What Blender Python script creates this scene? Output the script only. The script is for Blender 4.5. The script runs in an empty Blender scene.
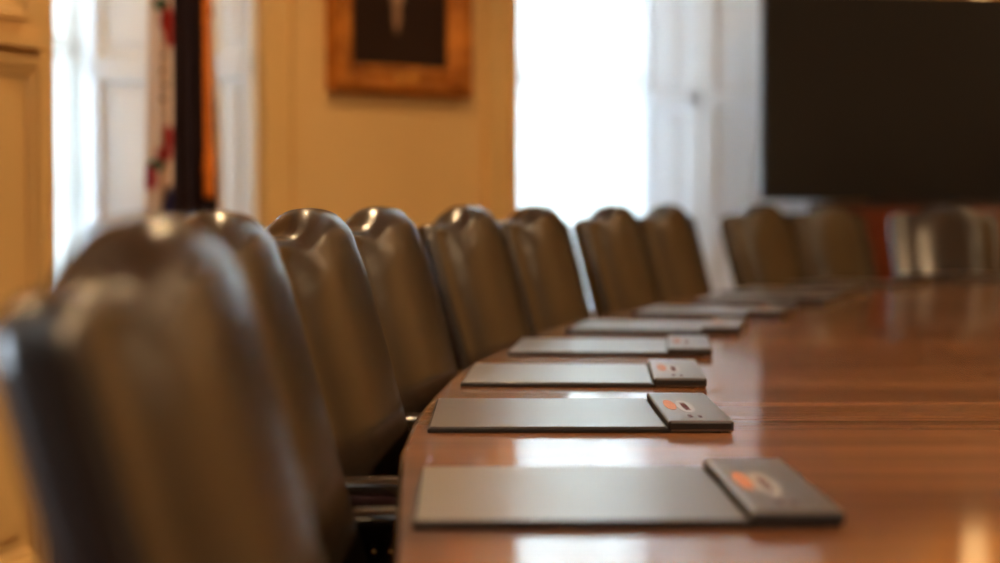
import bpy, bmesh, math, random
from mathutils import Vector, Matrix
random.seed(7)
S = bpy.context.scene
C = bpy.context.collection
F_PX = 1889.0; HOR = 201.0; CAM_Z = 1.11

# ---------------------------------------------------------------- camera
cam_d = bpy.data.cameras.new('camera'); cam = bpy.data.objects.new('camera', cam_d); C.objects.link(cam)
cam.location = (0, 0, CAM_Z)
cam.rotation_euler = (math.radians(90) - math.atan((281.5 - HOR) / F_PX), 0, 0)
cam_d.sensor_width = 36; cam_d.lens = F_PX * 36 / 1000
cam_d.clip_start = .05
cam_d.dof.use_dof = True; cam_d.dof.focus_distance = 3.2; cam_d.dof.aperture_fstop = 1.9
S.camera = cam
# ---------------------------------------------------------------- world, light, exposure
S.view_settings.view_transform = 'Standard'; S.view_settings.look = 'None'
S.view_settings.gamma = 1; S.view_settings.use_curve_mapping = False
S.view_settings.exposure = 1.0
W = bpy.data.worlds.new('world'); S.world = W; W.use_nodes = True
bg = W.node_tree.nodes['Background']; bg.inputs[0].default_value = (.78, .89, 1, 1); bg.inputs[1].default_value = 1.6
LAMP_STRENGTH = 12.0; LAMP = 1.22; LAMP_COL = (1, .66, .34)
DAY = (.72, .86, 1.0)
def day_light(name, loc, direction, w, h, power):
    l = bpy.data.lights.new(name, 'AREA'); l.shape = 'RECTANGLE'; l.size = w; l.size_y = h; l.energy = power; l.color = DAY
    o = bpy.data.objects.new(name, l); C.objects.link(o); o.location = loc
    o.rotation_euler = Vector(direction).to_track_quat('-Z', 'Y').to_euler()
    return o
U = Vector((.727, .687, 0)); V = Vector((-.687, .727, 0)); P0 = Vector((-.787, 8.5, 0))   # window wall: along, outward, origin
def wp(t, d, z=0): return P0 + U * t + V * d + Vector((0, 0, z))
day_light('daylight_left_window', wp(-1.08, 1.25, 1.7), -V, .9, 2.5, 85)
day_light('daylight_right_window', wp(2.2, 1.25, 1.7), -V, 1.9, 2.5, 330)
WL = Vector((-.37, -.93, 0)).normalized(); WLN = Vector((-.93, .37, 0)).normalized(); WLC = Vector((-1.343, 5.7, 0))   # panelled wall: along, outward, corner
def lp(s, d, z=0): return WLC + WL * s + WLN * d + Vector((0, 0, z))
day_light('daylight_side_window', lp(6.1, .5, 1.7), -WLN, 1.6, 2.2, 380)

# ---------------------------------------------------------------- helpers
def tag(o, label=None, cat=None, group=None, kind=None):
    if label: o['label'] = label
    if cat: o['category'] = cat
    if group: o['group'] = group
    if kind: o['kind'] = kind
    return o
def link(name, bm, mat, parent=None, smooth=False, auto=False):
    me = bpy.data.meshes.new(name)
    bmesh.ops.recalc_face_normals(bm, faces=bm.faces[:])
    bm.to_mesh(me); bm.free()
    o = bpy.data.objects.new(name, me); C.objects.link(o)
    if mat: me.materials.append(mat)
    if smooth:
        for p in me.polygons: p.use_smooth = True
    if auto:
        me.set_sharp_from_angle(angle=math.radians(38))
    if parent: o.parent = parent
    return o
def empty(name, loc=(0, 0, 0), rz=0):
    o = bpy.data.objects.new(name, None); C.objects.link(o); o.location = loc; o.rotation_euler = (0, 0, rz)
    o.empty_display_size = .1
    return o
def struct(name, bm, mat, parent=None, **k):
    o = link(name, bm, mat, parent, **k)
    if not parent: o['kind'] = 'structure'
    return o
def box(bm, c, s, rot=None, bev=0):
    r = bmesh.ops.create_cube(bm, size=1); vs = r['verts']
    bmesh.ops.scale(bm, vec=s, verts=vs)
    if bev:
        es = list({e for v in vs for e in v.link_edges})
        rr = bmesh.ops.bevel(bm, geom=es, offset=bev, segments=2, affect='EDGES', profile=.5)
        vs = list({v for f in rr['faces'] for v in f.verts} | {v for v in vs if v.is_valid})
    if rot: bmesh.ops.rotate(bm, cent=(0, 0, 0), matrix=rot, verts=vs)
    bmesh.ops.translate(bm, vec=c, verts=vs)
    return vs
def prism(bm, pts, z0, z1):
    lo = [bm.verts.new((p[0], p[1], z0)) for p in pts]; hi = [bm.verts.new((p[0], p[1], z1)) for p in pts]
    n = len(pts); bm.faces.new(lo); bm.faces.new(hi)
    for i in range(n): bm.faces.new((lo[i], lo[(i + 1) % n], hi[(i + 1) % n], hi[i]))
def lathe(bm, prof, n=24, c=(0, 0, 0), axis='Z'):
    rings = []
    for r, z in prof:
        ring = []
        for i in range(n):
            a = 2 * math.pi * i / n
            p = (r * math.cos(a), r * math.sin(a), z) if axis == 'Z' else ((r * math.cos(a), z, r * math.sin(a)) if axis == 'Y' else (z, r * math.cos(a), r * math.sin(a)))
            ring.append(bm.verts.new((p[0] + c[0], p[1] + c[1], p[2] + c[2])))
        rings.append(ring)
    for a, b in zip(rings, rings[1:]):
        for i in range(n): bm.faces.new((a[i], a[(i + 1) % n], b[(i + 1) % n], b[i]))
    bm.faces.new(rings[0]); bm.faces.new(rings[-1])
def tube(bm, pts, rad, n=10):
    pts = [Vector(p) for p in pts]; rings = []
    for i, p in enumerate(pts):
        d = (pts[min(i + 1, len(pts) - 1)] - pts[max(i - 1, 0)]).normalized()
        a = d.cross(Vector((0, 0, 1)));
        if a.length < .05: a = d.cross(Vector((0, 1, 0)))
        a.normalize(); b = d.cross(a)
        r = rad[i] if isinstance(rad, (list, tuple)) else rad
        rings.append([bm.verts.new(p + (a * math.cos(2 * math.pi * k / n) + b * math.sin(2 * math.pi * k / n)) * r) for k in range(n)])
    for x, y in zip(rings, rings[1:]):
        for k in range(n): bm.faces.new((x[k], x[(k + 1) % n], y[(k + 1) % n], y[k]))
    bm.faces.new(rings[0]); bm.faces.new(rings[-1])
def frame_box(bm, org, ax, out, s, z, size, depth_mid):
    """box on a wall: centre along s, height z, size (along, thick, high), centre offset outwards"""
    ang = math.atan2(ax.y, ax.x)
    c = org + ax * s + out * depth_mid + Vector((0, 0, z))
    return box(bm, c, size, Matrix.Rotation(ang, 3, 'Z'))
def copy_tree(o, parent=None):
    c = o.copy(); C.objects.link(c)
    if parent: c.parent = parent
    for ch in list(o.children): copy_tree(ch, c)
    return c

# ---------------------------------------------------------------- materials
def mat(name, col, rough=.5, spec=.5, metal=0, coat=0, coat_r=.05, emit=None, es=0):
    m = bpy.data.materials.new(name); m.use_nodes = True
    b = m.node_tree.nodes['Principled BSDF']
    b.inputs['Base Color'].default_value = (*col, 1); b.inputs['Roughness'].default_value = rough
    b.inputs['Specular IOR Level'].default_value = spec; b.inputs['Metallic'].default_value = metal
    b.inputs['Coat Weight'].default_value = coat; b.inputs['Coat Roughness'].default_value = coat_r
    if emit: b.inputs['Emission Color'].default_value = (*emit, 1); b.inputs['Emission Strength'].default_value = es
    return m
def nd(m, t): return m.node_tree.nodes.new(t)
def lk(m, a, b): m.node_tree.links.new(a, b)
def vary(m, c1, c2, scale=(1, 1, 1), nscale=4, bump=0, detail=5, bscale=None):
    """procedural colour variation by stretched noise, with optional fine bump"""
    b = m.node_tree.nodes['Principled BSDF']
    tc = nd(m, 'ShaderNodeTexCoord'); mp = nd(m, 'ShaderNodeMapping'); mp.inputs['Scale'].default_value = scale
    n = nd(m, 'ShaderNodeTexNoise'); n.inputs['Scale'].default_value = nscale; n.inputs['Detail'].default_value = detail
    r = nd(m, 'ShaderNodeValToRGB'); r.color_ramp.elements[0].color = (*c1, 1); r.color_ramp.elements[1].color = (*c2, 1)
    r.color_ramp.elements[0].position = .3; r.color_ramp.elements[1].position = .7
    lk(m, tc.outputs['Object'], mp.inputs['Vector']); lk(m, mp.outputs[0], n.inputs['Vector']); lk(m, n.outputs[0], r.inputs[0]); lk(m, r.outputs[0], b.inputs['Base Color'])
    if bump:
        n2 = nd(m, 'ShaderNodeTexNoise'); n2.inputs['Scale'].default_value = bscale or nscale * 8; n2.inputs['Detail'].default_value = 3
        lk(m, tc.outputs['Object'], n2.inputs['Vector'])
        bp = nd(m, 'ShaderNodeBump'); bp.inputs['Strength'].default_value = bump; bp.inputs['Distance'].default_value = .01
        lk(m, n2.outputs[0], bp.inputs['Height']); lk(m, bp.outputs[0], b.inputs['Normal'])
    return r
M = {}
M['wall'] = mat('cream_wall_paint', (.66, .43, .17), .55); vary(M['wall'], (.64, .41, .16), (.69, .455, .185), nscale=1.5, bump=.05, bscale=60)
M['woodwork'] = mat('cream_woodwork_paint', (.66, .42, .16), .4); vary(M['woodwork'], (.64, .41, .155), (.68, .44, .17), nscale=2)
M['white'] = mat('white_paint', (.82, .85, .9), .4); vary(M['white'], (.80, .84, .89), (.84, .88, .93), nscale=2)
M['ceiling'] = mat('ceiling_plaster', (.75, .68, .55), .8); vary(M['ceiling'], (.74, .67, .54), (.77, .70, .57), nscale=2)
M['carpet'] = mat('dark_red_carpet', (.07, .015, .01), .95, .1); vary(M['carpet'], (.05, .011, .008), (.09, .02, .013), nscale=30, bump=.3, bscale=300)
M['leather'] = mat('black_brown_leather', (.015, .0095, .006), .26, .95); vary(M['leather'], (.012, .0075, .005), (.018, .0115, .007), nscale=6, bump=.06, bscale=16)
M['arm_leather'] = mat('worn_glossy_leather', (.015, .0095, .006), .14, 1.0, coat=.6, coat_r=.1); vary(M['arm_leather'], (.012, .0075, .005), (.018, .0115, .007), nscale=6, bump=.04, bscale=16)
M['leather_fine'] = mat('desk_pad_leather', (.05, .04, .034), .36, .75, coat=1, coat_r=.3); vary(M['leather_fine'], (.045, .036, .03), (.056, .045, .038), nscale=9, bump=.05, bscale=220)
M['pad_edge'] = mat('black_leather_shaded_edge', (.008, .006, .006), .5)
M['brass'] = mat('brass', (.75, .45, .16), .25, metal=1); vary(M['brass'], (.7, .4, .14), (.8, .5, .19), nscale=9)
M['gilt'] = mat('gilt_wood', (.50, .20, .03), .42, metal=.55); vary(M['gilt'], (.28, .085, .008), (.62, .23, .03), nscale=9, bump=.8, bscale=26)
M['slat'] = mat('white_blind_slat', (.85, .86, .84), .5); vary(M['slat'], (.83, .84, .82), (.87, .88, .86), nscale=2)
_b = M['slat'].node_tree.nodes['Principled BSDF']; _t = nd(M['slat'], 'ShaderNodeBsdfTranslucent'); _t.inputs[0].default_value = (.85, .87, .84, 1)
_x = nd(M['slat'], 'ShaderNodeMixShader'); _x.inputs[0].default_value = .30
_o = M['slat'].node_tree.nodes['Material Output']
lk(M['slat'], _b.outputs[0], _x.inputs[1]); lk(M['slat'], _t.outputs[0], _x.inputs[2]); lk(M['slat'], _x.outputs[0], _o.inputs[0])
M['dark_metal'] = mat('dark_metal', (.03, .03, .03), .35, metal=.8); vary(M['dark_metal'], (.025, .025, .025), (.04, .04, .04), nscale=8)
M['screen'] = mat('black_screen', (.009, .006, .004), .45, .35); vary(M['screen'], (.007, .005, .003), (.009, .007, .004), nscale=1)
M['bezel'] = mat('black_bezel', (.01, .01, .01), .4); vary(M['bezel'], (.009, .009, .009), (.012, .012, .012), nscale=4)
M['lens'] = mat('warm_lamp_lens', (.9, .8, .6), .4, emit=(1, .62, .28), es=LAMP_STRENGTH)
M['shade'] = mat('warm_lamp_shade', (.9, .8, .6), .5, emit=(1, .55, .2), es=1.0)
M['trim_ring'] = mat('lamp_trim', (.7, .65, .55), .4); vary(M['trim_ring'], (.68, .63, .53), (.72, .67, .57), nscale=4)
# clear window glass that lets daylight straight through
g = bpy.data.materials.new('window_glass'); g.use_nodes = True; g.node_tree.nodes.clear()
o_ = nd(g, 'ShaderNodeOutputMaterial'); a_ = nd(g, 'ShaderNodeBsdfTransparent'); b_ = nd(g, 'ShaderNodeBsdfGlossy'); b_.inputs['Roughness'].default_value = .02
f_ = nd(g, 'ShaderNodeFresnel'); f_.inputs[0].default_value = 1.45; x_ = nd(g, 'ShaderNodeMixShader')
lk(g, f_.outputs[0], x_.inputs[0]); lk(g, a_.outputs[0], x_.inputs[1]); lk(g, b_.outputs[0], x_.inputs[2]); lk(g, x_.outputs[0], o_.inputs[0])
M['glass'] = g
def wood(name, c1, c2, c3, scale, seams=None, coat=1, coat_r=.07, rough=.35, spec=.5):
    m = mat(name, c1, rough, spec, coat=coat, coat_r=coat_r); b = m.node_tree.nodes['Principled BSDF']
    tc = nd(m, 'ShaderNodeTexCoord'); mp = nd(m, 'ShaderNodeMapping'); mp.inputs['Scale'].default_value = scale
    n = nd(m, 'ShaderNodeTexNoise'); n.inputs['Scale'].default_value = 1; n.inputs['Detail'].default_value = 8; n.inputs['Roughness'].default_value = .62; n.inputs['Distortion'].default_value = .25
    r = nd(m, 'ShaderNodeValToRGB'); e = r.color_ramp.elements
    e[0].position = .33; e[0].color = (*c1, 1); e[1].position = .67; e[1].color = (*c3, 1); k = e.new(.5); k.color = (*c2, 1)
    lk(m, tc.outputs['Object'], mp.inputs[0]); lk(m, mp.outputs[0], n.inputs['Vector']); lk(m, n.outputs[0], r.inputs[0])
    out = r.outputs[0]
    if seams:
        sx = nd(m, 'ShaderNodeSeparateXYZ'); lk(m, tc.outputs['Object'], sx.inputs[0])
        off, period, wd = seams
        ad = nd(m, 'ShaderNodeMath'); ad.operation = 'SUBTRACT'; lk(m, sx.outputs[1], ad.inputs[0]); ad.inputs[1].default_value = off
        pp = nd(m, 'ShaderNodeMath'); pp.operation = 'PINGPONG'; lk(m, ad.outputs[0], pp.inputs[0]); pp.inputs[1].default_value = period / 2
        lt = nd(m, 'ShaderNodeMapRange'); lk(m, pp.outputs[0], lt.inputs[0]); lt.inputs[1].default_value = 0; lt.inputs[2].default_value = wd; lt.inputs[3].default_value = .7; lt.inputs[4].default_value = 0
        mx = nd(m, 'ShaderNodeMix'); mx.data_type = 'RGBA'; lk(m, lt.outputs[0], mx.inputs[0]); lk(m, out, mx.inputs[6]); mx.inputs[7].default_value = (.03, .01, .005, 1)
        out = mx.outputs[2]
    lk(m, out, b.inputs['Base Color'])
    return m
M['table'] = wood('polished_mahogany', (.13, .045, .014), (.27, .107, .036), (.38, .165, .06), (.35, 5.5, 3), seams=(2.83, 1.24, .025))
M['cabinet'] = wood('red_mahogany', (.11, .02, .002), (.19, .034, .003), (.24, .05, .005), (6, 6, .5), coat=.3, coat_r=.2)
M['dark_wood'] = wood('dark_walnut', (.03, .012, .006), (.05, .02, .01), (.08, .03, .015), (6, 6, .8), coat=.5, coat_r=.15)

def blobs(m, base, items):
    """paint ellipses on a surface in object space: (u0, v0, ru, rv, colour, softness); u = object x, v = object z"""
    b = m.node_tree.nodes['Principled BSDF']
    tc = nd(m, 'ShaderNodeTexCoord'); sx = nd(m, 'ShaderNodeSeparateXYZ')
    nz = nd(m, 'ShaderNodeTexNoise'); nz.inputs['Scale'].default_value = 22; lk(m, tc.outputs['Object'], nz.inputs['Vector'])
    sub = nd(m, 'ShaderNodeVectorMath'); sub.operation = 'SUBTRACT'; lk(m, nz.outputs['Color'], sub.inputs[0]); sub.inputs[1].default_value = (.5, .5, .5)
    scl = nd(m, 'ShaderNodeVectorMath'); scl.operation = 'SCALE'; lk(m, sub.outputs[0], scl.inputs[0]); scl.inputs['Scale'].default_value = .03
    add = nd(m, 'ShaderNodeVectorMath'); add.operation = 'ADD'; lk(m, tc.outputs['Object'], add.inputs[0]); lk(m, scl.outputs[0], add.inputs[1])
    lk(m, add.outputs[0], sx.inputs[0])
    rgb = nd(m, 'ShaderNodeRGB'); rgb.outputs[0].default_value = (*base, 1); cur = rgb.outputs[0]
    for (u0, v0, ru, rv, col, soft) in items:
        def term(sock, c, r):
            a = nd(m, 'ShaderNodeMath'); a.operation = 'SUBTRACT'; lk(m, sock, a.inputs[0]); a.inputs[1].default_value = c
            d = nd(m, 'ShaderNodeMath'); d.operation = 'DIVIDE'; lk(m, a.outputs[0], d.inputs[0]); d.inputs[1].default_value = r
            p = nd(m, 'ShaderNodeMath'); p.operation = 'MULTIPLY'; lk(m, d.outputs[0], p.inputs[0]); lk(m, d.outputs[0], p.inputs[1]); return p.outputs[0]
        s = nd(m, 'ShaderNodeMath'); s.operation = 'ADD'; lk(m, term(sx.outputs[0], u0, ru), s.inputs[0]); lk(m, term(sx.outputs[2], v0, rv), s.inputs[1])
        mr = nd(m, 'ShaderNodeMapRange'); lk(m, s.outputs[0], mr.inputs[0]); mr.inputs[1].default_value = 1 - soft; mr.inputs[2].default_value = 1 + soft; mr.inputs[3].default_value = 1; mr.inputs[4].default_value = 0
        mx = nd(m, 'ShaderNodeMix'); mx.data_type = 'RGBA'; lk(m, mr.outputs[0], mx.inputs[0]); lk(m, cur, mx.inputs[6]); mx.inputs[7].default_value = (*col, 1); cur = mx.outputs[2]
    lk(m, cur, b.inputs['Base Color'])

# ---------------------------------------------------------------- room shell
H = 3.6
CB = Vector((2.85, 11.95, 0)); CC = Vector((9.6, 4.85, 0)); CD = Vector((6.5, -7, 0)); CE = lp(11.2, 0)
bm = bmesh.new(); prism(bm, [(-3.4, 7.4), (-2.2, 9.4), (2.7, 13.4), (10.8, 4.9), (7, -8), (-7.6, -5.6)], -.12, 0); struct('floor', bm, M['carpet'])
bm = bmesh.new(); prism(bm, [(-3.4, 7.4), (-2.2, 9.4), (2.7, 13.4), (10.8, 4.9), (7, -8), (-7.6, -5.6)], H, H + .15); struct('ceiling', bm, M['ceiling'])
ZT, ZS = 3.05, .0      # window niches run down to the floor, sill inside
def tp(t, d): p = wp(t, d); return (p.x, p.y)
LW = dict(a=(-.71, .85), m=(-.40, .30), c=-.37, l=-1.46, la=-1.45)
RW = dict(a=(3.01, .85), m=(3.22, .55), c=3.64, l=1.16, la=1.42)
bm = bmesh.new()
TH = 1.0
prism(bm, [tp(-.37, 0), tp(-.40, .30), tp(-.71, .85), tp(-.71, TH), tp(1.42, TH), tp(1.42, .85), tp(1.16, 0)], 0, H)        # pier between the windows
prism(bm, [tp(3.64, 0), tp(3.22, .55), tp(3.01, .85), tp(3.01, TH), tp(5.3, TH), tp(5.04, 0)], 0, H)                         # right of the right window
prism(bm, [tp(-2.6, 0), tp(-1.46, 0.0), tp(-1.45, TH), tp(-2.6, TH)], 0, H)
for a, b in ((-1.46, -.37), (1.16, 3.64)):
    prism(bm, [tp(a, 0.0), tp(b, 0.0), tp(b, TH), tp(a, TH)], ZT, H)
struct('wall_north', bm, M['wall'])
bm = bmesh.new()
s0, s1 = 5.3, 6.9
def lpp(s, d): p = lp(s, d); return (p.x, p.y)
prism(bm, [lpp(0, 0), lpp(s0, 0), lpp(s0, .3), lpp(.35, .3), tp(-2.1, 0), tp(-1.5, 0)], 0, H)
prism(bm, [lpp(s1, 0), lpp(11.2, 0), lpp(11.2, .3), lpp(s1, .3)], 0, H)
prism(bm, [lpp(s0, 0), lpp(s1, 0), lpp(s1, .3), lpp(s0, .3)], 0, .6)
prism(bm, [lpp(s0, 0), lpp(s1, 0), lpp(s1, .3), lpp(s0, .3)], 2.8, H)
struct('wall_west', bm, M['woodwork'])
def wallslab(name, a, b, th=.3, mt=None):
    d = (b - a).normalized(); n = Vector((d.y, -d.x, 0))
    mid = Vector((2.5, 2.5, 0))
    if (mid - a).dot(n) > 0: n = -n
    bm = bmesh.new(); prism(bm, [(a.x, a.y), (b.x, b.y), (b.x + n.x * th, b.y + n.y * th), (a.x + n.x * th, a.y + n.y * th)], 0, H)
    return struct(name, bm, mt or M['wall'])
wallslab('wall_east', CB, CC)
wallslab('wall_southeast', CC, CD, mt=M['dark_wood']); wallslab('wall_south', CD, CE, mt=M['dark_wood'])  # unseen walls, given dark wood so the chair sides reflect darkness

# raised panelling on the west wall (frames, caps and bevelled fields)
def panel_frame(bm, org, ax, inn, sa, sb, za, zb, w=.05, th=.03):
    """a mitred moulding: outer band and inner bevel on the wall face; inn = into the room"""
    base = lambda s, d, z: org + ax * s + inn * d + Vector((0, 0, z))
    prof = [(0, 0), (0, th), (w * .35, th), (w * .5, th * .55), (w * .8, th * .45), (w, .004), (w, 0)]
    cs = [(sa, za, 1, 1), (sb, za, -1, 1), (sb, zb, -1, -1), (sa, zb, 1, -1)]
    rings = [[bm.verts.new(base(s + i * du, d, z + j * du)) for du, d in prof] for s, z, i, j in cs]
    n = len(prof)
    for q in range(4):
        a, b = rings[q], rings[(q + 1) % 4]
        for k in range(n): bm.faces.new((a[k], a[(k + 1) % n], b[(k + 1) % n], b[k]))
inn = -WLN
bm = bmesh.new()
for k in range(4):
    sa = .088 + k * 1.14
    panel_frame(bm, WLC, WL, inn, sa, sa + 1.0, .03, 1.525, .055, .03)
    panel_frame(bm, WLC, WL, inn, sa + .045, sa + .955, 1.64, 3.2, .045, .018)
    frame_box(bm, WLC, WL, inn, sa + .50, 1.572, (1.04, .045, .03), .022)
    frame_box(bm, WLC, WL, inn, sa + .50, .78, (.78, .018, 1.30), .009)
struct('trim_1', bm, M['woodwork'])
# window casings on the north wall
bm = bmesh.new()
for (a, b) in ((-.37, -.18), (.97, 1.16), (3.64, 3.80)):
    frame_box(bm, P0, U, V, (a + b) / 2, 1.58, (b - a, .03, 3.16), -.015)
    frame_box(bm, P0, U, V, (a + .02 if a < 0 or a > 3 else b - .02), 1.58, (.035, .05, 3.16), -.025)
    frame_box(bm, P0, U, V, (b - .015 if a < 0 or a > 3 else a + .015), 1.58, (.03, .045, 3.16), -.022)
frame_box(bm, P0, U, V, 2.4, 3.12, (2.86, .04, .16), -.02); frame_box(bm, P0, U, V, -.8, 3.12, (1.24, .04, .16), -.02)
struct('trim_2', bm, M['woodwork'])
bm = bmesh.new()
frame_box(bm, P0, U, V, .395, .09, (1.15, .025, .18), -.0125); frame_box(bm, P0, U, V, 4.4, .09, (1.2, .025, .18), -.0125)
struct('baseboard_north', bm, M['white'])
# white panelled reveals of the two deep windows
def reveal(bm, a, b, flip):
    """panelled leaf standing on the niche side from plan point a to b"""
    pa, pb = wp(*a), wp(*b); ax = (pb - pa); L = ax.length; ax.normalize(); n = Vector((ax.y, -ax.x, 0)) * flip
    st = min(.085, L * .17)
    rails = [(.12, .26), (.92, 1.0), (1.655, 1.755), (2.9, 3.04)]
    bb = lambda s, z, sz, d: frame_box(bm, pa, ax, n, s, z, sz, d)
    bb(L / 2, 1.52, (L, .012, 3.04), .004)
    for s in (st / 2, L - st / 2): bb(s, 1.52, (st, .03, 3.04), .02)
    for z0, z1 in rails: bb(L / 2, (z0 + z1) / 2, (L, .03, z1 - z0), .02)
    for (q, r_) in zip(rails, rails[1:]):
        z0, z1 = q[1], r_[0]
        if z1 - z0 > .2 and L > .3: panel_frame(bm, pa, ax, n, st - .002, L - st + .002, z0 - .002, z1 + .002, .025, .024); bb(L / 2, (z0 + z1) / 2, (L - 2 * st - .13, .02, z1 - z0 - .13), .012)
bm = bmesh.new(); reveal(bm, LW['a'], LW['m'], 1); reveal(bm, LW['m'], (LW['c'], 0), 1); struct('trim_3', bm, M['white'])
bm = bmesh.new(); reveal(bm, RW['a'], RW['m'], 1); reveal(bm, RW['m'], (RW['c'], 0), 1); struct('trim_4', bm, M['white'])
bm = bmesh.new(); reveal(bm, (RW['la'], .85), (RW['l'], 0), -1); struct('trim_5', bm, M['white'])
# windows: sash frames with panes, sill
def window(n, ta, tb, d, z0, z1, org=P0, ax=U, out=V, cols=3, rows=4, smat=None):
    w = empty('window_%d' % n, org + ax * ((ta + tb) / 2) + out * d); w['kind'] = 'structure'
    o0 = Vector(w.location); L = tb - ta
    f = bmesh.new(); fb = lambda s, z, sz, dd=0: frame_box(f, Vector((0, 0, 0)), ax, out, s, z, sz, dd)
    for s in (-L / 2 + .03, L / 2 - .03): fb(s, (z0 + z1) / 2, (.06, .1, z1 - z0))
    for z in (z0 + .04, (z0 + z1) / 2, z1 - .04): fb(0, z, (L, .08, .07))
    for i in range(1, cols): fb(-L / 2 + L * i / cols, (z0 + z1) / 2, (.022, .04, z1 - z0))
    for i in range(1, rows): fb(0, z0 + (z1 - z0) * i / rows, (L, .04, .022))
    link('window_frame', f, smat or M['white'], w)
    s_ = bmesh.new(); frame_box(s_, Vector((0, 0, 0)), ax, out, 0, z0 - .02, (L, .3 if out is V else .2, .04), -.08)
    if out is V: frame_box(s_, Vector((0, 0, 0)), ax, out, 0, z0 / 2 - .02, (L, .06, z0 - .04), 0)
    link('window_sill', s_, smat or M['white'], w)
    p = bmesh.new(); frame_box(p, Vector((0, 0, 0)), ax, out, 0, (z0 + z1) / 2, (L - .06, .005, z1 - z0 - .06), .01)
    link('pane', p, M['glass'], w)
    return w
window(1, -1.45, -.71, .9, .5, 3.05, cols=2)
window(2, 1.42, 3.01, .9, .5, 3.05)
window(3, 5.3, 6.9, .15, .6, 2.8, WLC, WL, WLN)
def blind(ta, tb, d, z0, z1, label, org=P0, ax=U, out=V, tilt=-58):
    b = empty('venetian_blind', org + ax * ((ta + tb) / 2) + out * d); tag(b, label, 'blind')
    L = tb - ta - .05; ang = math.atan2(ax.y, ax.x); O = Vector((0, 0, 0))
    h = bmesh.new(); frame_box(h, O, ax, out, 0, z1 - .03, (L, .06, .05), 0); link('headrail', h, M['white'], b)
    s_ = bmesh.new(); z = z0 + .05
    while z < z1 - .07:
        box(s_, (0, 0, z), (L, .05, .0025), Matrix.Rotation(ang, 3, 'Z') @ Matrix.Rotation(math.radians(tilt), 3, 'X')); z += .036
    link('slats', s_, M['slat'], b)
    r_ = bmesh.new(); frame_box(r_, O, ax, out, 0, z0 + .01, (L, .05, .02), 0); link('bottom_rail', r_, M['white'], b)
    t = bmesh.new()
    for q in (-L * .38, 0, L * .38): frame_box(t, O, ax, out, q, (z0 + z1) / 2, (.018, .002, z1 - z0 - .08), -.027)
    link('ladder_tape', t, M['white'], b)
blind(-1.45, -.73, .78, .52, 3.03, 'white slatted blind in the narrow strip of window beside the cream panelled wall')
blind(1.42, 2.99, .78, .52, 3.03, 'wide white slatted blind over the window right of the portrait')

# ---------------------------------------------------------------- conference table
EDGE = [(.0, 0.0), (-.07, 1.2), (-.104, 1.87), (-.144, 2.72), (-.137, 3.24), (-.085, 4.0), (0.0, 4.55), (.173, 5.44), (.50, 6.5), (.96, 7.73), (1.5, 8.6), (2.0, 9.15), (2.75, 9.45)]
def catmull(P, n=12):
    P = [Vector(p) for p in P]; Q = [2 * P[0] - P[1]] + P + [2 * P[-1] - P[-2]]; out = []
    for i in range(1, len(Q) - 2):
        a, b, c, d = Q[i - 1:i + 3]
        for k in range(n):
            t = k / n
            out.append(.5 * ((2 * b) + (-a + c) * t + (2 * a - 5 * b + 4 * c - d) * t * t + (-a + 3 * b - 3 * c + d) * t ** 3))
    out.append(P[-1]); return out
quarter = catmull(EDGE[3:])                     # from the widest point to the far end
ax_x, ax_y = 2.75, 2.72
full = list(quarter)
full += [Vector((2 * ax_x - p.x, p.y)) for p in reversed(quarter[:-1])]
# near half: keep the measured near-left edge, mirror it to the right, close with a mirrored end
nearleft = catmull([(-.144, 2.72), (-.104, 1.87), (-.07, 1.2), (.0, 0.0), (.30, -1.3), (.95, -2.6), (1.8, -3.6), (2.75, -3.9)])
full += [Vector((2 * ax_x - p.x, p.y)) for p in nearleft[1:]] + [p for p in reversed(nearleft[1:-1])]
def offset(poly, d):
    out = []; n = len(poly)
    for i in range(n):
        t = (poly[(i + 1) % n] - poly[i - 1]).normalized(); nn = Vector((t.y, -t.x)); out.append(poly[i] + nn * d)
    return out
table = empty('conference_table', (ax_x, ax_y, 0))
tag(table, 'large oval polished mahogany conference table with rounded edge', 'table')
T0 = Vector((ax_x, ax_y))
rel = [p - T0 for p in full]
bm = bmesh.new()
ZTOP = .75
prof = [(.05, ZTOP), (.010, ZTOP), (.0055, ZTOP - .0006), (.0, ZTOP - .006), (-.003, ZTOP - .02), (0, ZTOP - .036), (.012, ZTOP - .046), (.06, ZTOP - .048)]
rings = [[bm.verts.new((p.x, p.y, z)) for p in offset(rel, d)] for d, z in prof]
for a, b in zip(rings, rings[1:]):
    n = len(a)
    for i in range(n): bm.faces.new((a[i], a[(i + 1) % n], b[(i + 1) % n], b[i]))
bm.faces.new(rings[0]); bm.faces.new(rings[-1])
top = link('tabletop', bm, M['table'], table, smooth=True, auto=True)
for p_ in top.data.polygons:      # the broad flat face and its rim stay truly flat
    if abs(p_.normal.z) > .9999: p_.use_smooth = False
bm = bmesh.new()
o1, o2 = offset(rel, 1.0), offset(rel, 1.04)
n = len(o1)
for za, zb in ((.60, .702),):
    r4 = [[bm.verts.new((p.x, p.y, z)) for p in o] for o, z in ((o1, za), (o1, zb), (o2, zb), (o2, za))]
    for k in range(4):
        a, b = r4[k], r4[(k + 1) % 4]
        for i in range(n): bm.faces.new((a[i], a[(i + 1) % n], b[(i + 1) % n], b[i]))
link('apron', bm, M['table'], table)
for yy in (-3.6, 0, 3.6):
    bm = bmesh.new(); box(bm, (0, yy, .36), (1.1, .7, .69), bev=.03); box(bm, (0, yy, .05), (1.3, .9, .10), bev=.02)
    link('pedestal', bm, M['dark_wood'], table)

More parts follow.
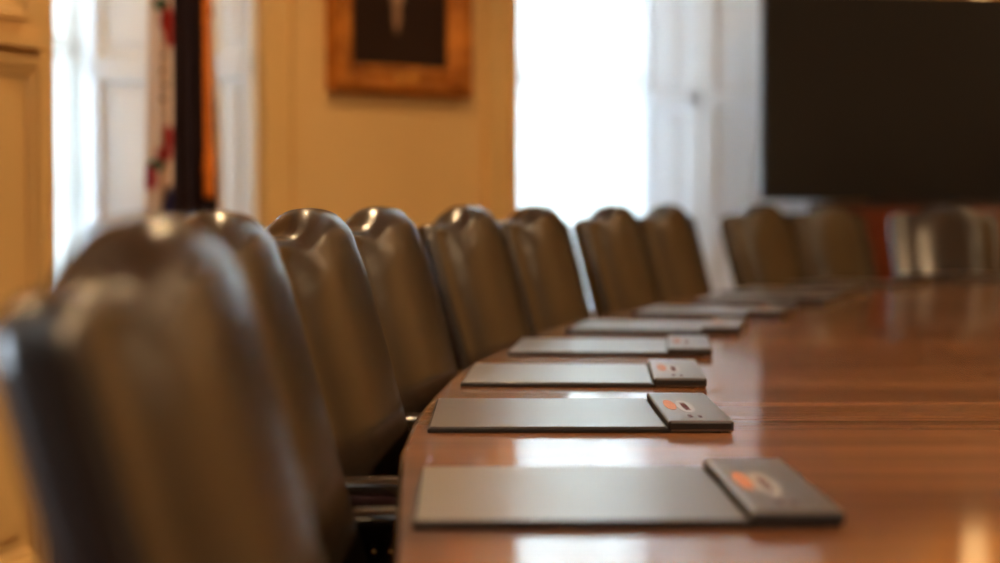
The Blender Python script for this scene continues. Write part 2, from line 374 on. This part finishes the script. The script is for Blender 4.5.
def station(s_):
    """point and unit tangent on the left table edge at arc length s from Y=0"""
    pts = catmull(EDGE, 20); acc = 0
    for a, b in zip(pts, pts[1:]):
        l = (b - a).length
        if acc + l >= s_: return a + (b - a) * ((s_ - acc) / l), (b - a).normalized()
        acc += l
    return pts[-1], (pts[-1] - pts[-2]).normalized()

# ---------------------------------------------------------------- chairs
def sp(x, p=2): return math.copysign(abs(x) ** p, x)
REC = math.radians(16)
def top_z(y):       # camel-back crest: broad hump between two squared low shoulders
    a = abs(y)
    t = min(1, max(0, (.190 - a) / .13)); hump = t * t * (3 - 2 * t)
    return 1.052 + .036 * hump + .007 * math.cos(min(1, a / .16) * math.pi / 2)
def back_mesh():
    bm = bmesh.new()
    NT, NV = 96, 40; W2 = .295; ZB = .44; Tk = .047
    e = 2 / 3.7
    rows = []
    for j in range(NV + 1):
        v = 1 - (1 - j / NV) ** 1.7; row = []
        for i in range(NT):
            th = 2 * math.pi * i / NT
            cx, sy = sp(math.cos(th), e), sp(math.sin(th), e)
            w = W2 * (.91 + .09 * min(1, v * 1.4))
            zt = top_z(sy * W2); z = ZB + (zt - ZB) * v; dz = zt - z
            hp = min(1, max(0, (.190 - abs(sy * W2)) / .13)); ev = min(1, dz / (.024 + .050 * hp)); ev = (1 - (1 - ev) ** 2.6) ** .5
            ew = min(1, dz / .045); ew = 1 - .13 * (1 - (1 - (1 - ew) ** 2) ** .5)
            eb = min(1, (z - ZB) / .03); eb = (1 - (1 - eb) ** 2) ** .5
            y = sy * w * ew; u = sy
            x = cx * Tk * ev * max(eb, .02)
            if cx > 0:
                roll = min(1, dz / .10) ** .5
                c = (.015 * (1 - u * u) + .015 * math.exp(-(abs(u) / .62) ** 4)) * roll
                c -= .009 * math.exp(-((abs(u) - .80) / .12) ** 2) * min(1, dz / .04)
                pl = -.005 * math.exp(-((abs(y) - .180 + .9 * dz) / .022) ** 2) * math.exp(-dz / .045)
                x += cx * (c * ev * eb + pl * ev)
            else:
                x += .006 * math.exp(-((abs(y) - .180) / .014) ** 2) * math.exp(-dz / .04) * ev
            if cx < 0: x -= .006 * -cx * ev * eb
            x += .020 * hp * math.exp(-(dz / .06) ** 1.5)
            h = z - .47
            row.append(bm.verts.new((-.19 - h * math.sin(REC) + x * math.cos(REC), y, .47 + h * math.cos(REC) * 1.035 + x * math.sin(REC))))
        rows.append(row)
    for a, b in zip(rows, rows[1:]):
        for i in range(NT): bm.faces.new((a[i], a[(i + 1) % NT], b[(i + 1) % NT], b[i]))
    for row in (rows[0], rows[-1]):     # close bottom and crest by pairing front with rear
        for i in range(NT // 4):
            q = lambda k: row[k % NT]
            for f in ((q(i), q(i + 1), q(NT // 2 - i - 1), q(NT // 2 - i)), (q(-i), q(-i - 1), q(NT // 2 + i + 1), q(NT // 2 + i))):
                f2 = []
                for v_ in f:
                    if v_ not in f2: f2.append(v_)
                if len(f2) > 2:
                    try: bm.faces.new(f2)
                    except ValueError: pass
    bmesh.ops.remove_doubles(bm, verts=bm.verts[:], dist=.0004)
    return bm
def superbox(bm, c, s, e=.35, nu=28, nv=16, f=None):
    """soft cushion: superellipsoid"""
    vs = []
    for j in range(nv + 1):
        ph = -math.pi / 2 + math.pi * j / nv; row = []
        for i in range(nu):
            th = 2 * math.pi * i / nu
            p = Vector((sp(math.cos(ph), e) * sp(math.cos(th), e) * s[0] / 2, sp(math.cos(ph), e) * sp(math.sin(th), e) * s[1] / 2, sp(math.sin(ph), e) * s[2] / 2))
            if f: p = f(p)
            row.append(bm.verts.new(p + Vector(c)))
            if j in (0, nv): break
        vs.append(row)
    for j in range(nv):
        a, b = vs[j], vs[j + 1]
        for i in range(nu):
            q = []
            for r_, k in ((a, i), (a, i + 1), (b, i + 1), (b, i)):
                v = r_[k % len(r_)] if len(r_) > 1 else r_[0]
                if v not in q: q.append(v)
            if len(q) > 2: bm.faces.new(q)
CH_LABEL = None
def make_chair():
    ch = empty('conference_chair')
    link('backrest', back_mesh(), M['leather'], ch, smooth=True)
    bm = bmesh.new(); superbox(bm, (.05, 0, .465), (.54, .52, .12), .4); link('seat', bm, M['leather'], ch, smooth=True)
    bm = bmesh.new(); box(bm, (.04, 0, .385), (.50, .50, .05), bev=.012); link('seat_frame', bm, M['leather'], ch)
    for sgn in (-1, 1):
        bm = bmesh.new()
        superbox(bm, (-.005, sgn * .272, .664), (.53, .064, .056), .55)
        superbox(bm, (-.005, sgn * .270, .630), (.50, .040, .09), .3)
        superbox(bm, (-.005, sgn * .272, .594), (.52, .056, .050), .55)
        superbox(bm, (.04, sgn * .262, .50), (.36, .035, .20), .3)
        a = link('armrest', bm, M['arm_leather'], ch, smooth=True)
        for s2 in (-1, 1):
            bm = bmesh.new()
            for k in range(18):
                x = -.20 + .40 * k / 17
                r_ = bmesh.ops.create_icosphere(bm, subdivisions=1, radius=.0055); bmesh.ops.translate(bm, vec=(x, sgn * .270 + s2 * .0205, .632), verts=r_['verts'])
            link('nailhead_trim', bm, M['brass'], a, smooth=True)
    bm = bmesh.new(); lathe(bm, [(.0, .1), (.05, .1), (.05, .14), (.03, .15), (.03, .30), (.045, .31), (.045, .355), (.14, .36), (.14, .375), (0, .375)], 20); link('column', bm, M['dark_metal'], ch, smooth=True, auto=True)
    bs = bmesh.new()
    for k in range(5):
        a = 2 * math.pi * k / 5 + .3
        tube(bs, [(.03 * math.cos(a), .03 * math.sin(a), .125), (.16 * math.cos(a), .16 * math.sin(a), .115), (.29 * math.cos(a), .29 * math.sin(a), .085)], [.032, .028, .02])
    bo = link('base', bs, M['dark_wood'], ch, smooth=True)
    for k in range(5):
        a = 2 * math.pi * k / 5 + .3
        bm = bmesh.new(); lathe(bm, [(.006, -.022), (.026, -.02), (.028, -.008), (.01, -.006), (.01, .006), (.028, .008), (.026, .02), (.006, .022)], 16, (.29 * math.cos(a), .29 * math.sin(a), .028), 'Y')
        tube(bm, [(.29 * math.cos(a), .29 * math.sin(a), .03), (.29 * math.cos(a), .29 * math.sin(a), .09)], .008, 8)
        link('caster', bm, M['dark_metal'], bo, smooth=True, auto=True)
    return ch
# crest position: pixel column and depth; heading in degrees turned from facing +X towards the camera
HX = -.19 - .62 * math.sin(REC) + .029      # crest offset in chair space
CH = [(147, 1.50, 2), (216, 2.32, 5), (307, 3.16, 9), (378, 4.03, 13), (465, 5.06, 19), (535, 5.86, 21), (612, 6.75, 24), (666, 7.47, 26), (760, 8.43, 38), (828, 8.99, 45), (945, 9.62, 82)]
LAB = ['large blurred black leather chair nearest the camera in the left corner',
 'black leather high-back chair second from the camera, right behind the blurred one',
 'black leather chair third from the camera, crest below the white strip right of flags',
 'black leather chair fourth from the camera, its crest below the left edge of the portrait',
 'brown-lit leather chair fifth from the camera, below the wall right of the portrait',
 'brown-lit leather chair sixth from the camera, crest against the left edge of the blind window',
 'brown-lit leather chair seventh from the camera, in the middle of the blind window',
 'brown-lit leather chair eighth from the camera, in front of the white window panelling',
 'blurred brown leather chair left below the corner of the black screen, before the white panelling',
 'blurred brown leather chair partly hidden behind its neighbour and left of the red cabinet',
 'far leather chair under the black screen facing the camera at the end of the table']
proto = make_chair()
for i, (px, Z, deg) in enumerate(CH):
    o = proto if i == 0 else copy_tree(proto)
    a = -math.radians(deg)
    X = (px - 500) / F_PX * Z
    Fd = Vector((math.cos(a), math.sin(a), 0))
    o.location = Vector((X, Z, 0)) - Fd * HX; o.rotation_euler = (0, 0, a)
    tag(o, LAB[i], 'chair', 'high-back leather chairs around the conference table')

# ---------------------------------------------------------------- desk pads
M['emblem_orange'] = mat('orange_emblem_ink', (.5, .15, .03), .4); vary(M['emblem_orange'], (.36, .13, .035), (.42, .155, .045), nscale=30)
M['emblem_silver'] = mat('silver_emblem_foil', (.8, .8, .8), .3, metal=.5); vary(M['emblem_silver'], (.4, .4, .4), (.5, .5, .5), nscale=30)
M['emblem_maroon'] = mat('maroon_emblem_ink', (.12, .02, .03), .4); vary(M['emblem_maroon'], (.10, .015, .025), (.14, .025, .035), nscale=30)
PW, PH, PN = .476, .43, .102
def ell(bm, cx, cy, rx, ry, z, rin=0, a0=0, a1=2 * math.pi, n=40, skew=0):
    o, ii = [], []
    for k in range(n + 1):
        a = a0 + (a1 - a0) * k / n
        o.append(bm.verts.new((cx + rx * math.cos(a) + skew * math.sin(a), cy + ry * math.sin(a), z)))
        ii.append(bm.verts.new((cx + rx * rin * math.cos(a) + skew * rin * math.sin(a), cy + ry * rin * math.sin(a), z)))
    for k in range(n): bm.faces.new((o[k], o[k + 1], ii[k + 1], ii[k]))
def solid(bm, h):
    r_ = bmesh.ops.extrude_face_region(bm, geom=bm.faces[:])
    bmesh.ops.translate(bm, vec=(0, 0, h), verts=[v for v in r_['geom'] if isinstance(v, bmesh.types.BMVert)])
    return bm
def make_pad():
    # local: x from chair side (0) to table centre (PW), y from near (0) to far (PH)
    p = empty('desk_pad')
    bm = bmesh.new(); box(bm, (PW / 2 - .01, PH / 2, .0035), (PW - .02, PH, .007), bev=.0015); b = link('base_board', bm, M['pad_edge'], p)
    bm = bmesh.new(); box(bm, ((PW - PN) / 2, PH / 2, .0082), (PW - PN - .008, PH - .008, .003), bev=.001); link('writing_surface', bm, M['leather_fine'], p)
    bm = bmesh.new(); box(bm, (PW - PN / 2, PH / 2, .0105), (PN, PH + .004, .018), bev=.004); bm.normal_update()
    for f_ in bm.faces: f_.material_index = 1 if abs(f_.normal.z) < .35 else 0  # rail sides coloured black to paint in the dark they reflect
    h = link('end_rail', bm, M['leather_fine'], p); h.data.materials.append(M['pad_edge'])
    bm = bmesh.new(); zt = .0196
    ell(bm, PW - PN + .022, .225, .0095, .075, zt, 0); solid(bm, .0004); link('orange_swoosh', bm, M['emblem_orange'], h)
    bm = bmesh.new(); ell(bm, PW - PN + .045, .200, .0135, .095, zt, .45); solid(bm, .0004); link('silver_oval', bm, M['emblem_silver'], h)
    bm = bmesh.new()
    for k in range(7): box(bm, (PW - PN + .045, .150 + .0165 * k, zt + .0003), (.009, .008 if k % 2 else .012, .0006))
    link('maroon_lettering', bm, M['emblem_maroon'], h)
    for cx, cy, w_, l_ in ((.040, .06, .006, .03), (.055, .055, .005, .025)):
        bm = bmesh.new(); box(bm, (PW - PN + cx, cy, zt + .0003), (w_, l_, .0006)); link('maroon_mark', bm, M['emblem_maroon'], h)
    return p
pads = []
for (px, py, deg) in [(411, 532, -1), (427, 434, 0), (460, 387.5, 3), (507, 355.7, 5), (565, 332.5, 11), (629, 315.5, 16), (692, 302, 20)]:
    Z = (CAM_Z - ZTOP) * F_PX / (py - HOR); pads.append(((px - 500) / F_PX * Z, Z, deg))
for s_, deg in ((7.72, 26), (8.58, 38), (9.75, 70)):
    P_, T_ = station(s_); a = math.radians(deg); Fd = Vector((math.cos(a), -math.sin(a))); Sd = Vector((math.sin(a), math.cos(a)))
    q = P_ + Fd * .07 - Sd * PH * .5; pads.append((q.x, q.y, deg))
PL = ['black leather desk pad with emblem nearest the camera', 'black leather desk pad with sharp emblem, second from the camera',
 'third desk pad from the camera, beside the fourth chair', 'fourth desk pad from the camera, beside the fifth chair',
 'fifth desk pad from the camera, by the sixth chair', 'sixth desk pad from the camera, by the seventh chair',
 'seventh desk pad from the camera, by the eighth chair', 'eighth desk pad from the camera, by the ninth chair',
 'dark blurred desk pad in front of the chair left of the red cabinet', 'dark blurred desk pad before the far chair under the screen']
pp0 = make_pad()
for i, (x, y, deg) in enumerate(pads):
    o = pp0 if i == 0 else copy_tree(pp0)
    o.location = (x, y, ZTOP + .0002); o.rotation_euler = (0, 0, -math.radians(deg)); tag(o, PL[i], 'desk pad', 'leather desk pads along the table edge')

# ---------------------------------------------------------------- portrait
pt = empty('framed_portrait', wp(.425, -.002, 2.24), math.atan2(U.y, U.x)); tag(pt, 'dark portrait in a carved gilt frame hanging on the cream wall', 'painting')
FW, FH, FR = .84, 1.28, .135
bm = bmesh.new()
prof = [(0, 0), (0, .05), (.012, .075), (.035, .08), (.05, .06), (.075, .05), (.095, .056), (.115, .035), (FR, .028), (FR, 0)]
cs = [(-FW / 2, -FH / 2, 1, 1), (FW / 2, -FH / 2, -1, 1), (FW / 2, FH / 2, -1, -1), (-FW / 2, FH / 2, 1, -1)]
rg = []
for x, z, i, j in cs: rg.append([bm.verts.new((x + i * d, -h, z + j * d)) for d, h in prof])
for q in range(4):
    a, b = rg[q], rg[(q + 1) % 4]
    for k in range(len(prof)): bm.faces.new((a[k], a[(k + 1) % len(prof)], b[(k + 1) % len(prof)], b[k]))
for x, z, i, j in cs:       # carved corner ornaments
    for q in range(3):
        r_ = bmesh.ops.create_icosphere(bm, subdivisions=2, radius=.05 - .008 * q); vs = r_['verts']
        bmesh.ops.scale(bm, vec=(1, .45, 1), verts=vs); bmesh.ops.translate(bm, vec=(x + i * (.055 + (q == 1) * .07), -.065, z + j * (.055 + (q == 2) * .07)), verts=vs)
fr = link('frame', bm, M['gilt'], pt)
bm = bmesh.new(); box(bm, (0, -.062, -FH / 2 + .075), (.16, .01, .05), bev=.003); link('plaque', bm, M['brass'], pt)
M['portrait'] = mat('oil_portrait', (.03, .015, .008), .7, .15); blobs(M['portrait'], (.035, .017, .009), [
    (.0, -.36, .34, .40, (.022, .010, .006), .3), (-.02, -.10, .050, .14, (.36, .24, .15), .4), (-.02, -.27, .026, .08, (.26, .15, .09), .5),
    (-.01, -.10, .022, .09, (.5, .2, .14), .6), (0, .30, .085, .12, (.55, .3, .2), .3), (0, .38, .10, .06, (.08, .05, .03), .3)])
bm = bmesh.new(); box(bm, (0, -.02, 0), (FW - 2 * FR + .02, .01, FH - 2 * FR + .02)); link('canvas', bm, M['portrait'], pt)

# ---------------------------------------------------------------- flags on floor poles
def cloth(prof_fn, z0, z1, nz=40, n=90):
    bm = bmesh.new(); rows = []
    for j in range(nz + 1):
        z = z0 + (z1 - z0) * j / nz; rows.append([bm.verts.new((*prof_fn(i / n, (z - z0) / (z1 - z0)), z)) for i in range(n + 1)])
    for a, b in zip(rows, rows[1:]):
        for i in range(n): bm.faces.new((a[i], a[i + 1], b[i + 1], b[i]))
    return bm
def pole(parent):
    bm = bmesh.new(); lathe(bm, [(0, 0), (.15, 0), (.15, .03), (.11, .05), (.05, .07), (.035, .12), (.02, .13), (0, .13)], 28); link('stand', bm, M['brass'], parent, smooth=True, auto=True)
    bm = bmesh.new(); tube(bm, [(0, 0, .12), (0, 0, 2.45)], .014, 12); link('pole', bm, M['dark_wood'], parent, smooth=True)
    bm = bmesh.new(); lathe(bm, [(0, 2.44), (.02, 2.45), (.03, 2.47), (.012, 2.50), (.035, 2.56), (.02, 2.62), (.002, 2.70)], 16); link('finial', bm, M['brass'], parent, smooth=True)
FX = lambda px, Z: (px - 500) / F_PX * Z
fz = 7.75
M['flag_white'] = mat('white_state_flag', (.55, .45, .38), .8, .1)
def zpx(y): return CAM_Z + (HOR - y) * fz / F_PX
def xo(px): return FX(px, fz) - FX(187, fz)
blobs(M['flag_white'], (.85, .72, .62), [
    (xo(178), zpx(232), .08, .19, (.03, .035, .14), .25),
    (xo(164), zpx(6), .03, .025, (.05, .16, .09), .3), (xo(170), zpx(22), .032, .06, (.50, .05, .05), .3), (xo(172), zpx(38), .022, .045, (.50, .06, .05), .3),
    (xo(166), zpx(56), .016, .008, (.30, .19, .07), .5), (xo(165), zpx(71), .012, .016, (.30, .19, .07), .5), (xo(167), zpx(86), .016, .008, (.30, .19, .07), .5), (xo(165), zpx(99), .014, .012, (.30, .19, .07), .5),
    (xo(170), zpx(138), .026, .05, (.50, .07, .08), .4), (xo(166), zpx(154), .034, .035, (.50, .07, .08), .4), (xo(158), zpx(165), .036, .022, (.05, .17, .10), .3),
    (xo(152), zpx(178), .03, .05, (.50, .06, .07), .4), (xo(218), zpx(12), .018, .05, (.5, .08, .1), .4), (xo(220), zpx(110), .006, .10, (.3, .12, .08), .5)])
_m = M['flag_white']; _b = _m.node_tree.nodes['Principled BSDF']; _t = nd(_m, 'ShaderNodeBsdfTranslucent'); _x = nd(_m, 'ShaderNodeMixShader'); _x.inputs[0].default_value = .5
_src = _b.inputs['Base Color'].links[0].from_socket; lk(_m, _src, _t.inputs[0]); lk(_m, _b.outputs[0], _x.inputs[1]); lk(_m, _t.outputs[0], _x.inputs[2]); lk(_m, _x.outputs[0], _m.node_tree.nodes['Material Output'].inputs[0])
fl = empty('state_flag', (FX(187, fz), fz, 0)); tag(fl, 'white flag with red flowers, green leaves and blue border, hanging furled behind the navy flag', 'flag')
pole(fl)
def white_p(u, v):
    wdt = .135 + .045 * (1 - v) ** 1.3; x = -wdt + (2 * wdt - .01) * u
    if u > .5: x = -wdt + (2 * wdt - .01) * u - .02 * v
    return x, -.03 - .022 * math.sin(u * 26 + v * 1.2) + .01 * math.sin(u * 9)
link('cloth', cloth(white_p, .62, 2.38), M['flag_white'], fl, smooth=True).modifiers.new('t', 'SOLIDIFY').thickness = .003
M['flag_navy'] = mat('navy_flag', (.022, .018, .03), .75, .2); vary(M['flag_navy'], (.02, .014, .022), (.03, .02, .03), nscale=5, bump=.1, bscale=200)
M['gold_cord'] = mat('orange_gold_fringe', (.72, .2, .015), .6); vary(M['gold_cord'], (.5, .12, .008), (.85, .26, .02), scale=(1, 1, .6), nscale=90)
nf = empty('national_flag', (FX(201.5, fz - .34), fz - .34, 0)); tag(nf, 'dark navy furled flag with gold-orange fringe and tassel, between the white flag and the wall', 'flag')
pole(nf)
def navy_p(u, v):
    wl = .092 + .012 * (1 - v); wr = .028 + .078 * (1 - v) ** 1.6
    x = -wl + (wl + wr) * u
    return x, -.045 - .018 * math.sin(u * 20 + 1) - .02 * math.sin(u * math.pi)
link('cloth', cloth(navy_p, .60, 2.38), M['flag_navy'], nf, smooth=True).modifiers.new('t', 'SOLIDIFY').thickness = .003
def strip_p(u, v):
    c = .035 + .006 * (1 - v); return c + (.028 * u - .014), -.092 - .006 * math.sin(u * math.pi)
link('fringe', cloth(strip_p, 1.30, 2.36, 20, 8), M['gold_cord'], nf, smooth=True).modifiers.new('t', 'SOLIDIFY').thickness = .006
bm = bmesh.new(); lathe(bm, [(.004, 1.12), (.020, 1.12), (.022, 1.16), (.018, 1.20), (.024, 1.22), (.020, 1.30), (.012, 1.335), (.004, 1.345)], 16, (.048, -.105, 0)); link('tassel', bm, M['gold_cord'], nf, smooth=True)

# ---------------------------------------------------------------- screen and cabinet in the far corner
sa = math.radians(9)
sc_w, sc_h = 2.0, 1.13
left = Vector((FX(762, 10.35), 10.35, 0)); ctr = left + Vector((math.cos(sa), math.sin(sa), 0)) * sc_w / 2
cb = empty('media_cabinet', ctr + Vector((.0, .23, 0)), sa); tag(cb, 'red mahogany cabinet standing under the large black screen', 'cabinet')
bm = bmesh.new(); cx0, cx1 = -sc_w / 2 + .36, sc_w / 2 - .05
box(bm, ((cx0 + cx1) / 2, .0, .54), (cx1 - cx0, .42, 1.06), bev=.01); box(bm, ((cx0 + cx1) / 2, 0, .04), (cx1 - cx0 + .04, .46, .08), bev=.01); link('body', bm, M['cabinet'], cb)
bm = bmesh.new(); box(bm, ((cx0 + cx1) / 2, -.005, 1.088), (cx1 - cx0, .42, .035), bev=.004); link('top', bm, M['dark_wood'], cb)  # walnut colour stands in for shade on the lamp-lit top
for k in range(3):
    w_ = (cx1 - cx0) / 3; cc = cx0 + w_ * (k + .5)
    bm = bmesh.new(); box(bm, (cc, -.218, .55), (w_ - .02, .02, .9), bev=.004); panel_frame(bm, Vector((cc, -.228, 0)), Vector((1, 0, 0)), Vector((0, -1, 0)), -w_ / 2 + .07, w_ / 2 - .07, .2, .9, .03, .012)
    d_ = link('door', bm, M['cabinet'], cb)
    bm = bmesh.new(); r_ = bmesh.ops.create_icosphere(bm, subdivisions=2, radius=.014); bmesh.ops.translate(bm, vec=(cc + w_ / 2 - .04, -.24, .6), verts=r_['verts']); link('knob', bm, M['brass'], d_, smooth=True)
tv = empty('display_screen', ctr + Vector((0, 0, 1.106)), sa); tag(tv, 'very large black flat screen with thin bezel above the red cabinet', 'screen')
bm = bmesh.new(); box(bm, (0, .03, .01 + sc_h / 2), (sc_w, .06, sc_h), bev=.006); link('housing', bm, M['bezel'], tv)
bm = bmesh.new(); box(bm, (0, -.0005, .01 + sc_h / 2), (sc_w - .03, .004, sc_h - .03)); link('panel', bm, M['screen'], tv)
bm = bmesh.new(); box(bm, (.1, .12, .006), (.8, .24, .012), bev=.003); box(bm, (.1, .10, .3), (.3, .05, .6)); link('stand', bm, M['dark_metal'], tv)

# ---------------------------------------------------------------- lamps of the room and added east-wall wash lights
n_l = 0
def downlight(x, y, r, watts, label):
    d = empty('ceiling_light', (x, y, H)); tag(d, label, 'light', 'round warm ceiling lights over the table')
    bm = bmesh.new(); lathe(bm, [(r, 0), (r + .05, 0), (r + .05, -.02), (r + .04, -.03), (r, -.03)], 32)
    link('trim_ring', bm, M['trim_ring'], d, smooth=True, auto=True)
    bm = bmesh.new(); lathe(bm, [(0, -.008), (r - .002, -.008), (r - .002, -.024), (0, -.026)], 32); link('lens', bm, M['lens'], d)
    l = bpy.data.lights.new('lamp_light', 'AREA'); l.shape = 'DISK'; l.size = 2 * r; l.energy = watts * LAMP; l.color = LAMP_COL
    lo = bpy.data.objects.new('lamp_light', l); C.objects.link(lo); lo.location = (0, 0, -.03); lo.parent = d
for y in (.2, 3.2): downlight(2.75, y, .38, 390, 'large round warm ceiling light over the middle of the conference table')
downlight(-1.9, 2.2, .15, 60, 'small round warm ceiling light over the chairs along the panelled wall')
downlight(-.3, 6.4, .15, 140, 'small round warm ceiling light in front of the portrait')
downlight(4.9, 8.6, .15, 75, 'added small round warm wash light beside the east wall')  # added to brighten the wall that the chair faces reflect
downlight(6.9, 6.2, .15, 50, 'added small round warm wash light farther along the east wall')  # second added wash light for the wall mirrored in the chairs
sc = empty('wall_sconce', (3.03, 11.74, 2.2), math.atan2(-.727, .687)); tag(sc, 'warm glowing wall sconce beside the far corner above the screen', 'lamp')
bm = bmesh.new(); box(bm, (0, -.0, 0), (.10, .03, .35), bev=.008); link('back_plate', bm, M['brass'], sc)
bm = bmesh.new(); lathe(bm, [(.045, -.05), (.09, .6), (.085, .6), (.04, -.05)], 20, (0, -.11, 0)); link('shade', bm, M['shade'], sc, smooth=True)
bm = bmesh.new(); tube(bm, [(0, -.01, -.1), (0, -.11, -.12), (0, -.11, -.05)], .008); link('arm', bm, M['brass'], sc, smooth=True)
